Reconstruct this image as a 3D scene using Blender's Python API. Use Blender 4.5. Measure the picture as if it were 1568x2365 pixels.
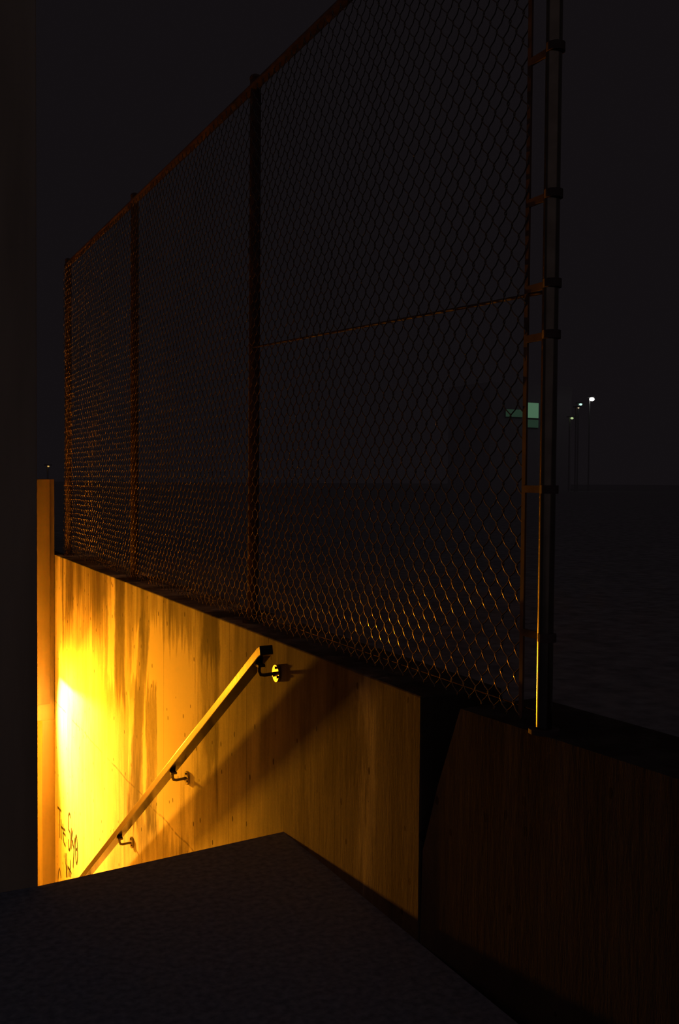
import bpy, bmesh, math, random
from mathutils import Vector, Matrix
import numpy as np
for o in list(bpy.data.objects): bpy.data.objects.remove(o)
S = bpy.context.scene; COL = S.collection
random.seed(4)

# ---------------------------------------------------------------- camera, world, lights, exposure
# world: X to the right of the stair axis, Y down the stairs, Z up, landing at Z=0
EYE = 1.475
YAW, PITCH, ROLL = math.radians(26.2925), math.radians(1.9282), 0.008
F = Vector((math.sin(YAW)*math.cos(PITCH), math.cos(YAW)*math.cos(PITCH), -math.sin(PITCH)))
R0 = Vector((math.cos(YAW), -math.sin(YAW), 0)); U0 = R0.cross(F)
R = R0*math.cos(ROLL) + U0*math.sin(ROLL); U = -R0*math.sin(ROLL) + U0*math.cos(ROLL)
cd = bpy.data.cameras.new('camera'); cam = bpy.data.objects.new('camera', cd); COL.objects.link(cam)
cd.sensor_fit = 'VERTICAL'; cd.sensor_height = 36; cd.sensor_width = 24; cd.lens = 35; cd.clip_end = 500
m = Matrix((R, U, -F)).transposed().to_4x4(); m.translation = (0, 0, EYE); cam.matrix_world = m
S.camera = cam
w = bpy.data.worlds.new('night_sky'); S.world = w; w.use_nodes = True
bg = w.node_tree.nodes['Background']; bg.inputs[0].default_value = (0.0062, 0.0049, 0.0058, 1); bg.inputs[1].default_value = 1.0
S.view_settings.view_transform = 'Standard'; S.view_settings.look = 'None'
S.view_settings.gamma = 1; S.view_settings.use_curve_mapping = False
S.view_settings.exposure = 0.0
sk = bpy.data.lights.new('black_lift_fill', 'SUN'); sk.energy = 0.042; sk.angle = math.radians(120); sk.color = (1.0, .80, .92)  # added fill from behind the camera to lift the blacks, no real source
so = bpy.data.objects.new('black_lift_fill', sk); COL.objects.link(so); so.rotation_euler = (math.radians(46), 0, math.radians(-38))
LAMP_COL = (1.0, 0.350, 0.009)
BEAM_COL = (1.0, 0.45, 0.075)
LAMP_W = 460.0       # wall lamp over the underpass doorway
BEAM_W = 780.0       # its downward beam under the hood
TUNNEL_W = 220.0      # lamp inside the underpass

# ---------------------------------------------------------------- helpers
def mat(name, color, rough=.7, metal=0.0, noise=0.0, scale=20.0, stretch=(1,1,1), bump=0.0, emit=None, estr=0.0, color2=None):
    mt = bpy.data.materials.new(name); mt.use_nodes = True; n = mt.node_tree.nodes; l = mt.node_tree.links
    b = n['Principled BSDF']; b.inputs['Roughness'].default_value = rough; b.inputs['Metallic'].default_value = metal
    b.inputs['Base Color'].default_value = (*color, 1)
    if rough > .7: b.inputs['Specular IOR Level'].default_value = .1
    if noise or bump:
        tc = n.new('ShaderNodeTexCoord'); mp = n.new('ShaderNodeMapping'); mp.inputs['Scale'].default_value = stretch
        tx = n.new('ShaderNodeTexNoise'); tx.inputs['Scale'].default_value = scale; tx.inputs['Detail'].default_value = 6
        l.new(tc.outputs['Object'], mp.inputs[0]); l.new(mp.outputs[0], tx.inputs[0])
        if noise:
            r = n.new('ShaderNodeValToRGB'); c2 = color2 or tuple(c*(1-noise) for c in color)
            r.color_ramp.elements[0].position = .32; r.color_ramp.elements[1].position = .68
            r.color_ramp.elements[0].color = (*c2, 1); r.color_ramp.elements[1].color = (*color, 1)
            l.new(tx.outputs['Fac'], r.inputs[0]); l.new(r.outputs[0], b.inputs['Base Color'])
        if bump:
            bp = n.new('ShaderNodeBump'); bp.inputs['Strength'].default_value = bump; bp.inputs['Distance'].default_value = .004
            l.new(tx.outputs['Fac'], bp.inputs['Height']); l.new(bp.outputs[0], b.inputs['Normal'])
    if emit:
        b.inputs['Emission Color'].default_value = (*emit, 1); b.inputs['Emission Strength'].default_value = estr
    return mt

def box(bm, a, b, rot=None):
    """axis-aligned box from corner a to corner b"""
    vs = []
    for x in (a[0], b[0]):
        for y in (a[1], b[1]):
            for z in (a[2], b[2]):
                vs.append(bm.verts.new((x, y, z)))
    for q in ((0,1,3,2),(4,6,7,5),(0,4,5,1),(2,3,7,6),(0,2,6,4),(1,5,7,3)):
        bm.faces.new([vs[i] for i in q])
    return vs
def prism(bm, poly, z0, z1, axis='Z'):
    """extrude a polygon: axis Z -> (x,y) poly, axis X -> (y,z) poly between x=z0..z1"""
    f = (lambda p, t: (p[0], p[1], t)) if axis == 'Z' else ((lambda p, t: (t, p[0], p[1])) if axis == 'X' else (lambda p, t: (p[0], t, p[1])))
    a = [bm.verts.new(f(p, z0)) for p in poly]; b = [bm.verts.new(f(p, z1)) for p in poly]; n = len(poly)
    bm.faces.new(a); bm.faces.new(b)
    for i in range(n): bm.faces.new((a[i], a[(i+1) % n], b[(i+1) % n], b[i]))
def frame(d):
    d = Vector(d).normalized(); h = Vector((0,0,1)) if abs(d.z) < .9 else Vector((1,0,0))
    s = d.cross(h).normalized(); return s, s.cross(d).normalized()
def tube(bm, pts, r, n=10, caps=True):
    pts = [Vector(p) for p in pts]; rings = []
    rr = r if isinstance(r, (list, tuple)) else [r]*len(pts)
    s, u = frame(pts[1]-pts[0])
    for i, p in enumerate(pts):
        d = (pts[min(i+1, len(pts)-1)] - pts[max(i-1, 0)]).normalized()
        s = (s - d*s.dot(d)).normalized(); u = d.cross(s)
        rings.append([bm.verts.new(p + (s*math.cos(a) + u*math.sin(a))*rr[i]) for a in [2*math.pi*k/n for k in range(n)]])
    for a, b in zip(rings, rings[1:]):
        for k in range(n): bm.faces.new((a[k], a[(k+1) % n], b[(k+1) % n], b[k]))
    if caps:      # caps on vertices of their own keep the sides' normals straight
        for rg in (rings[0], rings[-1]): bm.faces.new([bm.verts.new(v.co) for v in rg])
def sphere(bm, c, rx, ry, rz, seg=16):
    r = bmesh.ops.create_uvsphere(bm, u_segments=seg, v_segments=max(6, seg//2), radius=1)
    bmesh.ops.transform(bm, matrix=Matrix.Translation(c) @ Matrix.Diagonal((rx, ry, rz, 1)), verts=r['verts'])
def obj(name, bm, material, parent=None, bevel=0.0, smooth=False):
    bmesh.ops.recalc_face_normals(bm, faces=bm.faces)
    me = bpy.data.meshes.new(name); bm.to_mesh(me); bm.free(); me.materials.append(material)
    if smooth:
        me.polygons.foreach_set('use_smooth', [True]*len(me.polygons))
    o = bpy.data.objects.new(name, me); COL.objects.link(o)
    if bevel:
        b = o.modifiers.new('bevel', 'BEVEL'); b.width = bevel; b.segments = 2; b.limit_method = 'ANGLE'
    if parent is not None:
        o.parent = parent; o.location = -Vector(parent.location) if parent.type == 'EMPTY' and parent.parent is None else (0,0,0)
    return o
def B(): return bmesh.new()
def thing(name, label, cat, loc=(0,0,0), group=None):
    o = bpy.data.objects.new(name, None); COL.objects.link(o); o.location = loc; o.empty_display_size = .1
    o['label'] = label; o['category'] = cat
    if group: o['group'] = group
    return o
def struct(name, bm, m, bevel=0.0, label=None):
    o = obj(name, bm, m, bevel=bevel); o['kind'] = 'structure'
    if label: o['label'] = label
    return o

# ---------------------------------------------------------------- concrete of the stairwell wall (stains have shapes of their own)
def wall_material():
    mt = bpy.data.materials.new('stained_board_concrete'); mt.use_nodes = True
    n = mt.node_tree.nodes; l = mt.node_tree.links; b = n['Principled BSDF']; b.inputs['Roughness'].default_value = .95; b.inputs['Specular IOR Level'].default_value = .08
    tc = n.new('ShaderNodeTexCoord'); sep = n.new('ShaderNodeSeparateXYZ'); l.new(tc.outputs['Object'], sep.inputs[0])
    def M(op, a, bb=None, c=None, clamp=False):
        x = n.new('ShaderNodeMath'); x.operation = op; x.use_clamp = clamp
        for i, v in enumerate((a, bb, c)):
            if v is None: continue
            if isinstance(v, (int, float)): x.inputs[i].default_value = v
            else: l.new(v, x.inputs[i])
        return x.outputs[0]
    def N(scale, st, detail=5, rough=.55, seed=0):
        mp = n.new('ShaderNodeMapping'); mp.inputs['Scale'].default_value = st; mp.inputs['Location'].default_value = (seed, seed*1.7, seed*.3)
        l.new(tc.outputs['Object'], mp.inputs[0])
        t = n.new('ShaderNodeTexNoise'); t.inputs['Scale'].default_value = scale; t.inputs['Detail'].default_value = detail; t.inputs['Roughness'].default_value = rough
        l.new(mp.outputs[0], t.inputs[0]); return t.outputs['Fac']
    # warped coordinates
    wy = M('ADD', sep.outputs['Y'], M('MULTIPLY', M('SUBTRACT', N(6, (1,1,.55), 7, .65, seed=3), .5), .16))
    wz = M('ADD', sep.outputs['Z'], M('MULTIPLY', M('SUBTRACT', N(16, (1,1.6,.25), seed=7), .5), .55))
    def sm(v, a, c):
        r = n.new('ShaderNodeMapRange'); r.interpolation_type = 'SMOOTHSTEP'; l.new(v, r.inputs[0])
        r.inputs[1].default_value = a; r.inputs[2].default_value = c; return r.outputs[0]
    def blob(y0, y1, z0, z1, sy=.03, sz=.12, lean=0.0):
        """soft-edged streak between y0..y1 and z0..z1; lean = shift in y per metre of z"""
        yy = wy if not lean else M('SUBTRACT', wy, M('MULTIPLY', M('SUBTRACT', sep.outputs['Z'], (z0+z1)/2), lean))
        a = M('MULTIPLY', sm(yy, y0-sy, y0+sy), M('SUBTRACT', 1.0, sm(yy, y1-sy, y1+sy)))
        c = M('MULTIPLY', sm(wz, z0-sz, z0+sz), M('SUBTRACT', 1.0, sm(wz, z1-sz, z1+sz)))
        return M('MULTIPLY', a, c)
    v = M('ADD', M('MULTIPLY', N(9, (1,1,.07), 8, .65, 1), .75), .62)            # vertical board grain
    v = M('MULTIPLY', v, M('ADD', M('MULTIPLY', N(30, (1,1,.12), 6, .7, 5), .55), .72))
    v = M('MULTIPLY', v, M('ADD', M('MULTIPLY', N(2.2, (1,1,.8), 4, .6, 9), .7), .65))   # broad mottling
    v = M('MULTIPLY', v, M('ADD', M('MULTIPLY', N(120, (1,1,1), 2, .7, 2), .30), .85))
    # damp band of dirt running down from the top edge
    dirt = M('MULTIPLY', sm(wz, .25, .85), sm(N(7, (1,1,.05), 4, .6, 11), .38, .60))
    v = M('MULTIPLY', v, M('SUBTRACT', 1.0, M('MULTIPLY', dirt, .45)))
    dark = [ # y0,y1,z0,z1,amount,sy,sz,lean
        (8.10, 8.42, .28, .95, .62, .03, .20, 0), (8.50, 8.56, .1, 1.0, .45, .015, .2, 0), (7.75, 8.0, .5, .95, .45, .05, .15, 0),
        (6.44, 6.70, -.02, 1.0, .72, .03, .12, 0), (5.98, 6.22, -.75, .62, .62, .03, .08, -.22), (6.14, 6.36, .30, .50, .3, .04, .06, 0),
        (5.68, 5.92, -.66, .20, .62, .022, .07, 0), (5.80, 6.40, -.80, -.35, .30, .08, .10, 0),
        (5.95, 6.05, .40, 1.0, .45, .03, .14, 0), (6.92, 7.45, .25, .9, .35, .08, .2, 0),
        (4.60, 4.84, .56, 1.0, .60, .02, .08, 0), (4.60, 4.66, -.1, .7, .45, .02, .15, 0), (5.0, 5.5, .55, 1.0, .35, .10, .14, 0),
        (4.62, 4.82, .05, .28, .45, .05, .06, 0), (3.95, 4.05, .2, .75, .3, .03, .15, 0), (3.55, 3.62, -.3, .6, .3, .02, .1, 0),
        (3.05, 3.20, .38, .62, .50, .04, .05, 0), (2.80, 2.88, -.4, .5, .3, .02, .1, 0), (3.28, 3.36, .3, .5, .4, .02, .06, 0),
        (5.05, 5.35, -.75, -.15, .28, .07, .12, 0)]
    patchy = M('ADD', .45, M('MULTIPLY', N(14, (1,1,.3), 7, .75, 21), 1.0))
    for y0, y1, z0, z1, am, sy, sz, ln in dark:
        v = M('MULTIPLY', v, M('SUBTRACT', 1.0, M('MULTIPLY', M('MULTIPLY', blob(y0, y1, z0, z1, sy, sz, ln), patchy), min(.8, am*.95))))
    light = [(5.0, 5.98, -.55, .62, .75, .12, .12, 0), (4.86, 4.97, .0, .7, .3, .02, .1, 0), (7.1, 8.4, -.4, .35, .3, .2, .2, 0), (2.98, 3.12, .05, .75, .8, .03, .08, 0), (6.73, 6.92, .05, .9, .75, .015, .10, 0), (7.42, 7.52, -.2, .55, .40, .02, .12, 0), (6.04, 6.28, .19, .50, .75, .03, .05, 0),  # pale streaks; the broad patches are painted brighter in place of lamp light
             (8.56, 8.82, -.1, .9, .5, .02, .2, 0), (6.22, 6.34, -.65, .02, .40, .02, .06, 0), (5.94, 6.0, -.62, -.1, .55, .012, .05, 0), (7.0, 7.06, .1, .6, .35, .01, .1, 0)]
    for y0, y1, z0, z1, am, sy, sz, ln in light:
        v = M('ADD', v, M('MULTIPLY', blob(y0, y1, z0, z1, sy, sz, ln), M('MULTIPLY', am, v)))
    # painted shade: the lamp's falloff towards the landing is put into the colour
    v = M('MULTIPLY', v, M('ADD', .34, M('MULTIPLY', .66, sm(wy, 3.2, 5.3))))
    v = M('MULTIPLY', v, M('ADD', .75, M('MULTIPLY', .25, sm(sep.outputs['Y'], 2.4, 3.0))))  # the near length painted a little darker still, as lamp light fades
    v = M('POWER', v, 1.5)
    # shuttering joints
    for y in (8.5, 7.34, 6.44, 5.544, 4.964, 4.45, 4.215, 3.3, 2.86):
        d = M('ABSOLUTE', M('SUBTRACT', sep.outputs['Y'], y))
        v = M('MULTIPLY', v, M('SUBTRACT', 1.0, M('MULTIPLY', M('LESS_THAN', d, .005), .35)))
    dz = M('ABSOLUTE', M('ADD', M('SUBTRACT', sep.outputs['Z'], -.50), M('MULTIPLY', M('SUBTRACT', N(3, (1,1,1), seed=13), .5), .05)))
    v = M('MULTIPLY', v, M('SUBTRACT', 1.0, M('MULTIPLY', M('LESS_THAN', dz, .006), M('MULTIPLY', .45, sm(N(4, (1,1,1), seed=15), .42, .5)))))
    # bug holes
    vo = n.new('ShaderNodeTexVoronoi'); vo.inputs['Scale'].default_value = 11
    mp = n.new('ShaderNodeMapping'); mp.inputs['Scale'].default_value = (1, 1.1, .62); l.new(tc.outputs['Object'], mp.inputs[0]); l.new(mp.outputs[0], vo.inputs[0])
    sc = n.new('ShaderNodeSeparateColor'); l.new(vo.outputs['Color'], sc.inputs[0])
    hole = M('LESS_THAN', vo.outputs['Distance'], M('MULTIPLY', M('POWER', M('MAXIMUM', M('SUBTRACT', sc.outputs[0], .45), 0.0), 1.6), .42))
    v = M('MULTIPLY', v, M('SUBTRACT', 1.0, M('MULTIPLY', hole, .8)))
    mx = n.new('ShaderNodeMix'); mx.data_type = 'RGBA'; l.new(M('MULTIPLY', v, .60, clamp=True), mx.inputs[0])
    mx.inputs[6].default_value = (.035, .022, .014, 1); mx.inputs[7].default_value = (.74, .68, .56, 1)
    l.new(mx.outputs[2], b.inputs['Base Color'])
    bp = n.new('ShaderNodeBump'); bp.inputs['Strength'].default_value = .35; bp.inputs['Distance'].default_value = .004
    l.new(N(40, (1,1,.15), 6, .7, 5), bp.inputs['Height']); l.new(bp.outputs[0], b.inputs['Normal'])
    return mt

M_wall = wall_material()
M_conc = mat('plain_concrete', (.52,.47,.38), .8, noise=.35, scale=6, stretch=(1,1,.2), bump=.3)
M_jamb = mat('smooth_concrete', (.58,.50,.38), .75, noise=.25, scale=9, stretch=(1,1,.12), bump=.2)
M_fascia2 = mat('grimy_concrete', (.38,.32,.24), .8, noise=.3, scale=9, stretch=(1,1,.12), bump=.2)
M_fascia = mat('weathered_fascia', (.22,.18,.13), .8, noise=.35, scale=9, stretch=(1,1,.12), bump=.2)
M_dark = mat('dark_concrete', (.16,.15,.15), .9, noise=.3, scale=5, bump=.3)
M_asph = mat('asphalt', (.28,.33,.40), .95, noise=.4, scale=40, bump=.4)
M_grass = mat('dark_turf', (.33,.33,.33), .95, noise=.4, scale=12)
M_rail = mat('worn_steel', (.075,.062,.040), .20, 1.0, noise=.25, scale=30, bump=.08)
M_plate = mat('plate_steel', (.26,.21,.13), .4, .9, noise=.2, scale=60)
M_brk = mat('bracket_steel', (.14,.12,.09), .35, .9, noise=.2, scale=60)
M_wire = mat('galvanised_wire', (.22,.18,.135), .17, 1.0)
M_dull = mat('dull_painted_post', (.14,.10,.085), .85, 0, noise=.35, scale=18, bump=.15)
M_post = mat('galvanised_post', (.30,.25,.19), .20, 1.0, noise=.25, scale=18)
M_lampbody = mat('lamp_housing', (.10,.09,.08), .5, .4, noise=.2, scale=30)
M_lens = mat('lit_lens', (.8,.7,.4), .4, emit=LAMP_COL, estr=60)
M_ink = mat('black_marker', (.012,.010,.010), .5)
M_green = mat('greenish_window_light', (.02,.03,.02), .5, noise=.2, emit=(.42,.90,.52), estr=.14)
M_green2 = mat('dim_window_light', (.02,.03,.02), .5, noise=.2, emit=(.42,.90,.55), estr=.03)
M_night = mat('unlit_facade', (.42,.41,.42), .9, noise=.05, scale=2)
M_pole = mat('dark_pole', (.30,.29,.29), .7, noise=.2)

# ---------------------------------------------------------------- the setting
WX, TOP, YE = 1.62, .789, 8.91      # stairwell wall face, its top, the doorway wall
LIPR, LIPL = 3.781, 3.645           # edge of the landing at the right and left wall
XL = .603
FLOORZ = -2.89
b = B(); prism(b, [(-14,-7), (XL-.3,-7), (XL-.3, LIPL+.02), (XL-.3,16), (-14,16)], -.25, 0); obj('ground', b, M_asph)
bpy.data.objects['ground']['kind'] = 'structure'
b = B(); prism(b, [(XL-.3,-7), (WX,-7), (WX,LIPR), (XL,LIPL), (XL-.3,LIPL)], -.25, 0); struct('floor', b, M_asph)
# stairs going down from the landing
NS = 17; RUN = .262; RISE = FLOORZ/-NS
poly = [(LIPL+.1, -.30), (LIPL+.1, -RISE)]
y = 3.80
for i in range(1, NS):
    z = -i*RISE
    if i > 1: poly.append((y, z))
    y += RUN
    poly.append((y, z))
poly.append((y, FLOORZ)); poly.append((y-.01, FLOORZ-.3)); poly.append((4.1, -.9))
b = B(); prism(b, poly, XL, WX, 'X'); o = struct('floor_stairs', b, M_conc)
b = B(); box(b, (XL, y, FLOORZ-.2), (WX, 13.2, FLOORZ)); struct('floor_underpass', b, M_conc)
# right wall of the stairwell, its face carries the stains and the writing
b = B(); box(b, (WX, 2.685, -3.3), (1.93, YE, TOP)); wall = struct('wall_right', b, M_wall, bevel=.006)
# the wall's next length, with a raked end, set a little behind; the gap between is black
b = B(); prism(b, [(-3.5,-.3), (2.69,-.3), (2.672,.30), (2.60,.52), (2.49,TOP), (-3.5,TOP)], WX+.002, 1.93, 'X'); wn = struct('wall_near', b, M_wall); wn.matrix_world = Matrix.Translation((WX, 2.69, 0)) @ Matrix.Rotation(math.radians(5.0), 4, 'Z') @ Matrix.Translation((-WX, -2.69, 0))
# tall wall on the left, seen only by its end
b = B(); box(b, (XL-.30, LIPL, -3.2), (XL, 13.2, 3.6)); struct('wall_left', b, M_jamb, bevel=.004)
# doorway wall across the foot of the stairs
b = B()
box(b, (XL, YE, -.668), (WX, YE+.26, 1.45))
box(b, (1.512, YE, -3.2), (WX+.3, 13.2, -.668))
wb = struct('wall_back', b, M_fascia2, bevel=.004)
b = B(); box(b, (XL+.02, YE-.045, -.515), (1.576, YE, 1.45)); p = obj('fascia_panel', b, M_fascia, wb, bevel=.006)
b = B(); box(b, (XL, YE+.26, -.668), (WX, 13.2, -.45)); struct('ceiling', b, M_conc)
b = B(); box(b, (XL, 13.0, FLOORZ), (1.512, 13.2, -.668)); struct('wall_far', b, M_conc)
# raised ground behind the fence
b = B(); prism(b, [(1.93,-7), (140,-7), (140,150), (-60,150), (-60,13.3), (1.93,13.3)], -.2, .70); o = obj('ground', b, M_grass); o['kind'] = 'structure'

# handwriting on the stairwell wall, strokes as (y, z) on its face
STROKES = [[(8.783,-1.409),(8.70,-1.400),(8.611,-1.394)],[(8.681,-1.412),(8.682,-1.529),(8.683,-1.648)],
 [(8.624,-1.467),(8.614,-1.559),(8.603,-1.636)],[(8.631,-1.528),(8.574,-1.524),(8.519,-1.523)],[(8.543,-1.481),(8.538,-1.571),(8.529,-1.622)],
 [(8.537,-1.531),(8.532,-1.576),(8.514,-1.617),(8.477,-1.63),(8.428,-1.633)],[(8.51,-1.514),(8.469,-1.507),(8.437,-1.509)],[(8.537,-1.551),(8.482,-1.547),(8.428,-1.544)],
 [(8.224,-1.335),(8.237,-1.307),(8.267,-1.308),(8.297,-1.336),(8.306,-1.389),(8.306,-1.442),(8.276,-1.451),(8.238,-1.458),(8.224,-1.485),(8.225,-1.556),(8.251,-1.6),(8.277,-1.614),(8.302,-1.599),(8.307,-1.534)],
 [(8.179,-1.397),(8.181,-1.489),(8.185,-1.577)],[(8.138,-1.405),(8.151,-1.444),(8.173,-1.481),(8.139,-1.502),(8.119,-1.53)],
 [(8.13,-1.482),(8.109,-1.516),(8.08,-1.538)],[(8.035,-1.433),(8.055,-1.481),(8.075,-1.533),(8.086,-1.595),(8.103,-1.653),(8.11,-1.704)],
 [(8.005,-1.514),(7.947,-1.494),(7.953,-1.44),(7.972,-1.406),(7.992,-1.399),(8.012,-1.432),(8.015,-1.502),(8.012,-1.57),(7.998,-1.612),(7.973,-1.621),(7.95,-1.589),(7.937,-1.537),(7.94,-1.504)],
 [(8.759,-2.037),(8.735,-1.969),(8.696,-1.922),(8.658,-1.941),(8.628,-1.981)],[(8.441,-1.697),(8.429,-1.768),(8.402,-1.805),(8.394,-1.888)],
 [(8.38,-1.676),(8.381,-1.769),(8.367,-1.835),(8.358,-1.875)],[(8.34,-1.774),(8.261,-1.772),(8.183,-1.776)],[(8.225,-1.679),(8.229,-1.736),(8.252,-1.794),(8.258,-1.834)],
 [(8.331,-1.783),(8.314,-1.816),(8.3,-1.85)],[(8.212,-1.79),(8.209,-1.82)]]
b = B()
for st in STROKES:
    # smooth the stroke, then lay a thin flat ribbon of ink
    pts = []
    for i in range(len(st)-1):
        p0, p1, p2, p3 = (Vector(st[max(i-1,0)]), Vector(st[i]), Vector(st[i+1]), Vector(st[min(i+2,len(st)-1)]))
        for k in range(5):
            t = k/5; pts.append(.5*((2*p1) + (-p0+p2)*t + (2*p0-5*p1+4*p2-p3)*t*t + (-p0+3*p1-3*p2+p3)*t**3))
    pts.append(Vector(st[-1])); prev = None
    for i, p in enumerate(pts):
        d = (pts[min(i+1,len(pts)-1)] - pts[max(i-1,0)]).normalized(); nn = Vector((-d.y, d.x))*.011
        a = b.verts.new((WX-.0015, p.x+nn.x, p.y+nn.y)); c = b.verts.new((WX-.0015, p.x-nn.x, p.y-nn.y))
        if prev: b.faces.new((prev[0], a, c, prev[1]))
        prev = (a, c)
g = obj('handwriting', b, M_ink, wall); g['label'] = 'black handwritten words in marker'

# ---------------------------------------------------------------- handrail on brackets
RX = 1.535
def rz(y): return .764 - .638*(y-3.789)
hr = thing('handrail', 'square steel handrail climbing the stained concrete wall', 'handrail', (WX, 3.79, 0))
b = B(); HW, HH = .029, .019
ang = math.atan(.638)
def section(y, z, a, hw=HW, hh=HH):    # square section normal to a direction inclined a below the horizontal along +y
    u = Vector((0, math.sin(a), math.cos(a)))
    return [b.verts.new(Vector((RX+sx*hw, y, z)) + u*sz*hh) for sx, sz in ((-1,-1),(1,-1),(1,1),(-1,1))]
secs = [section(3.772, rz(3.789)+.006, 0.25), section(3.80, rz(3.80), ang*.8), section(3.83, rz(3.83), ang), section(8.3, rz(8.3), ang)]
b.faces.new(secs[0]); b.faces.new(secs[-1])
for a, c in zip(secs, secs[1:]):
    for k in range(4): b.faces.new((a[k], a[(k+1)%4], c[(k+1)%4], c[k]))
obj('rail', b, M_rail, hr, bevel=.003)
for yp in (3.852, 5.082, 6.231, 7.42):
    zc = rz(yp) - .075
    yb = yp
    b = B(); tube(b, [(RX, yb, rz(yb)-.020), (RX, yb+.002, zc+.018), (RX+.006, yb+.002, zc+.004), (RX+.022, yb+.002, zc), (WX-.006, yb+.002, zc+.004)], .0075, 10)
    box(b, (RX-.016, yb-.028, rz(yb)-.034), (RX+.016, yb+.028, rz(yb)-.024))
    br = obj('bracket', b, M_brk, hr, smooth=False)
    b = B(); tube(b, [(WX-.012, yb, zc+.004), (WX-.0005, yb, zc+.004)], .036, 28); pl = obj('wall_plate', b, M_plate, br, bevel=.001)
    for da in (90, 210, 330):
        b = B(); a = math.radians(da); tube(b, [(WX-.017, yb+.024*math.cos(a), zc+.004+.024*math.sin(a)), (WX-.011, yb+.024*math.cos(a), zc+.004+.024*math.sin(a))], .0055, 8)
        obj('screw', b, M_brk, br)

# ---------------------------------------------------------------- lamp over the doorway
LX, LZ, LY = 1.02, -.345, 8.75
lamp = thing('wall_lamp', 'hooded wall lamp over the underpass doorway', 'lamp', (LX, YE-.045, LZ))
b = B(); box(b, (LX-.09, LY, LZ-.06), (LX+.09, YE-.045, LZ+.05)); obj('housing', b, M_lampbody, lamp, bevel=.006)
b = B(); box(b, (LX-.13, LY-.16, LZ+.05), (LX+.13, YE-.045, LZ+.058)); obj('hood', b, M_lampbody, lamp, bevel=.002)
b = B(); box(b, (LX-.07, LY-.006, LZ-.045), (LX+.07, LY, LZ+.045)); obj('lens', b, M_lens, lamp)
ld = bpy.data.lights.new('lamp_light', 'AREA'); ld.shape = 'RECTANGLE'; ld.size = .13; ld.size_y = .085; ld.energy = LAMP_W; ld.color = LAMP_COL
lo = bpy.data.objects.new('lamp_light', ld); COL.objects.link(lo); lo.parent = lamp
lo.location = Vector((LX, LY-.010, LZ)) - lamp.location; lo.rotation_euler = (math.radians(-90), 0, 0)
sp = bpy.data.lights.new('lamp_beam', 'SPOT'); sp.energy = BEAM_W; sp.color = BEAM_COL; sp.spot_size = math.radians(98); sp.spot_blend = .8; sp.shadow_soft_size = .006
po = bpy.data.objects.new('lamp_beam', sp); COL.objects.link(po); po.parent = lamp; po.location = Vector((LX, LY-.03, LZ+.040)) - lamp.location
po.rotation_euler = Vector((.60, -.50, -.30)).to_track_quat('-Z', 'Y').to_euler()
# lamp inside the underpass
tl = thing('ceiling_lamp', 'round lamp on the underpass ceiling beyond the doorway', 'lamp', (.95, 10.2, -.668))
b = B(); tube(b, [(.95,10.2,-.668), (.95,10.2,-.70)], .14, 28); obj('housing', b, M_lampbody, tl)
b = B(); sphere(b, (.95,10.2,-.70), .12, .12, .05, 24); obj('diffuser', b, M_lens, tl, smooth=True)
ld = bpy.data.lights.new('ceiling_light', 'POINT'); ld.energy = TUNNEL_W; ld.shadow_soft_size = .05; ld.color = LAMP_COL
lo = bpy.data.objects.new('ceiling_light', ld); COL.objects.link(lo); lo.parent = tl; lo.location = (0, 0, -.14)

# ---------------------------------------------------------------- chain-link fence on the wall top
FX = 1.69; FB, FT = TOP, 3.295
fe = thing('chain_link_fence', 'tall chain link fence standing on top of the stairwell wall', 'fence', (FX, 2.19, TOP))
POSTS = (2.157, 4.40, 6.58, 8.80)
b = B()
Y0, Y1 = 2.262, 8.85; HWD = .033; HH_ = .0385
verts = []; faces = []; K = 5; wr = .0019
nw = int((Y1-Y0)/HWD); nz = int((FT-FB-.03)/HH_)
ca = [(math.cos(2*math.pi*k/K), math.sin(2*math.pi*k/K)) for k in range(K)]
for i in range(nw):
    pts = []
    jx, jz = random.uniform(-.0012,.0012), random.uniform(-.002,.002)
    for j in range(nz+1):
        z = FB+.02 + j*HH_ + jz
        right = (i+j) % 2
        yn = Y0 + (i+right)*HWD + (.003 if right else -.003)
        sag = .004*math.sin(i*.21+j*.13) + .003*math.sin(i*.05)
        pts.append((FX+sag+jx, yn + (-.0015 if right else .0015), z-.0035))
        pts.append((FX+sag+jx, yn, z)) ; pts.append((FX+sag+jx, yn + (-.0015 if right else .0015), z+.0035))
        if j < nz:
            s = .0038*(1 if right else -1)
            pts.append((FX+sag+jx+s, Y0+(i+.5)*HWD, z+HH_/2))
    P = np.array(pts); D = np.zeros_like(P); D[1:-1] = P[2:]-P[:-2]; D[0] = P[1]-P[0]; D[-1] = P[-1]-P[-2]
    D /= np.linalg.norm(D, axis=1)[:,None]
    Sx = np.cross(D, [1.,0,0]); Sx /= np.linalg.norm(Sx, axis=1)[:,None]; Ux = np.cross(D, Sx)
    base = len(verts)*0 + sum(len(v) for v in verts)
    ring = np.stack([P + wr*(Sx*c + Ux*s_) for c, s_ in ca], 1).reshape(-1,3); verts.append(ring)
    n_ = len(P); a = np.arange(n_-1)[:,None]*K; k = np.arange(K)[None]
    q = np.stack([a+k, a+(k+1)%K, a+K+(k+1)%K, a+K+k], -1).reshape(-1,4) + base; faces.append(q)
b.free()
V = np.concatenate(verts); Q = np.concatenate(faces)
me = bpy.data.meshes.new('mesh_panel'); me.vertices.add(len(V)); me.vertices.foreach_set('co', V.ravel())
me.loops.add(Q.size); me.loops.foreach_set('vertex_index', Q.ravel().astype(np.int32))
me.polygons.add(len(Q)); me.polygons.foreach_set('loop_start', np.arange(len(Q), dtype=np.int32)*4)
me.update(calc_edges=True); me.polygons.foreach_set('use_smooth', [True]*len(Q)); me.materials.append(M_wire); me.validate()
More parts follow.
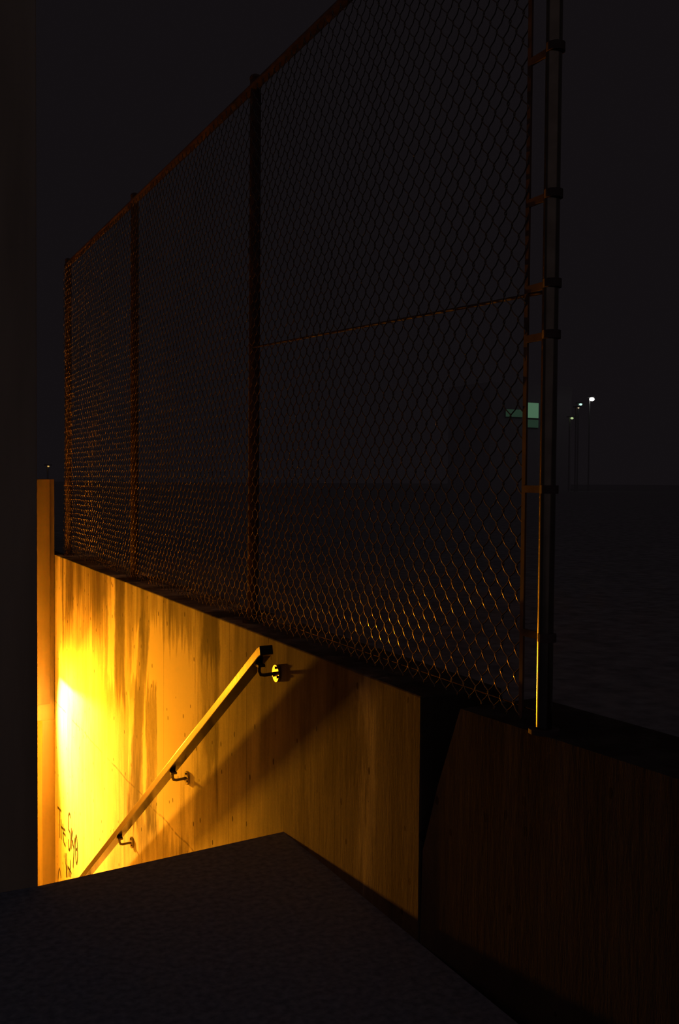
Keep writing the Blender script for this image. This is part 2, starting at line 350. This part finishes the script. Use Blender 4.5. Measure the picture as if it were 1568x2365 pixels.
o = bpy.data.objects.new('wire_mesh', me); COL.objects.link(o); o.parent = fe; o.location = -Vector(fe.location)
o['label'] = 'diamond wire mesh'
for i, yp in enumerate(POSTS):
    r = .022 if i == 0 else .026; xo = 0 if i in (0,) else .030
    b = B(); top = FT + (.9 if i == 0 else .04)
    tube(b, [(FX+xo, yp, TOP), (FX+xo, yp, top)], r, 24); post = obj('post', b, M_post if i == 0 else M_dull, fe, smooth=True)
    b = B(); tube(b, [(FX+xo, yp, TOP), (FX+xo, yp, TOP+.012)], r*1.9, 24); obj('base_flange', b, M_dull, post)
    b = B(); sphere(b, (FX+xo, yp, top), r*1.1, r*1.1, r*.8, 16); obj('cap', b, M_dull, post, smooth=True)
# tension bar and its bands on the terminal post
b = B(); box(b, (FX-.003, Y0-.010, FB+.02), (FX+.003, Y0+.006, FT)); tb = obj('tension_bar', b, M_dull, fe)
for z in (1.05, 1.45, 1.864, 2.0, 2.236, 2.62, 3.0):
    b = B(); tube(b, [(FX, 2.15, z-.011), (FX, 2.15, z+.011)], .0250, 24); box(b, (FX-.004, 2.17, z-.010), (FX+.004, Y0, z+.010)); obj('tension_band', b, M_dull, fe)
b = B(); tube(b, [(FX+.022, 2.15, FT), (FX+.022, 8.83, FT)], .020, 16); obj('top_rail', b, M_dull, fe, smooth=True)
b = B(); tube(b, [(FX+.018, 2.16, 1.985), (FX+.018, 4.38, 2.085)], .005, 12); obj('brace_rail', b, M_dull, fe, smooth=True)
b = B(); tube(b, [(FX+.006, 2.2, FB+.05), (FX+.006, 8.85, FB+.05)], .003, 8); obj('bottom_wire', b, M_wire, fe)

# ---------------------------------------------------------------- far off in the dark
bl = thing('building', 'dark distant building with one green lit window', 'building', (45, 60, .7))
b = B(); box(b, (42, 60.4, .7), (49.5, 66, 8.6)); obj('facade', b, M_night, bl)
def win(x0, x1, z0, z1, m, lab=None):
    b = B(); box(b, (x0, 60.30, z0), (x1, 60.42, z1)); o = obj('window_frame', b, M_pole, bl)
    b = B(); box(b, (x0+.04, 60.26, z0+.04), (x1-.04, 60.31, z1-.04)); p = obj('pane', b, m, o); p['label'] = lab or 'dim green pane'
win(45.05, 46.32, 6.06, 7.25, M_green, 'lit green pane')
win(45.18, 46.32, 5.35, 6.00, M_green2)
win(43.3, 44.85, 6.08, 6.7, M_green2)
LS = [('distant lamp, brightest and highest of the lights to the right', 48.595, 57.0, 7.383, 0.162, (1,1,.95), 3.5),
      ('distant pale green lamp just left of the brightest far light', 46.733, 56.0, 6.869, 0.093, (.6,1,.8), 1.2),
      ('tiny distant amber lamp below the pale green one', 44.050, 53.0, 6.340, 0.053, (1,.75,.45), 0.6),
      ('distant yellow green lamp, lowest of the far lights at right', 44.745, 54.5, 5.744, 0.091, (.75,1,.45), 0.55),
      ('tiny orange lamp far off above the doorway wall', 10.046, 57.0, 2.023, 0.048, (1,.6,.15), 0.7)]
for k, (lab, x, y, z, r, c, e) in enumerate(LS):
    t = thing('street_lamp', lab, 'street lamp', (x, y, .7), 'far street lamps')
    b = B(); tube(b, [(x, y+.3, .7), (x, y+.3, z+.1)], .05, 8); obj('pole', b, M_pole, t)
    b = B(); box(b, (x-.18, y-.05, z+r*.75), (x+.18, y+.4, z+r*.75+.08)); obj('lamp_head', b, M_pole, t)
    b = B(); sphere(b, (x, y+.05, z), r*1.25, r, r*.8, 12); obj('lens', b, mat('far_lens', (.5,.5,.5), .5, emit=c, estr=e), t)
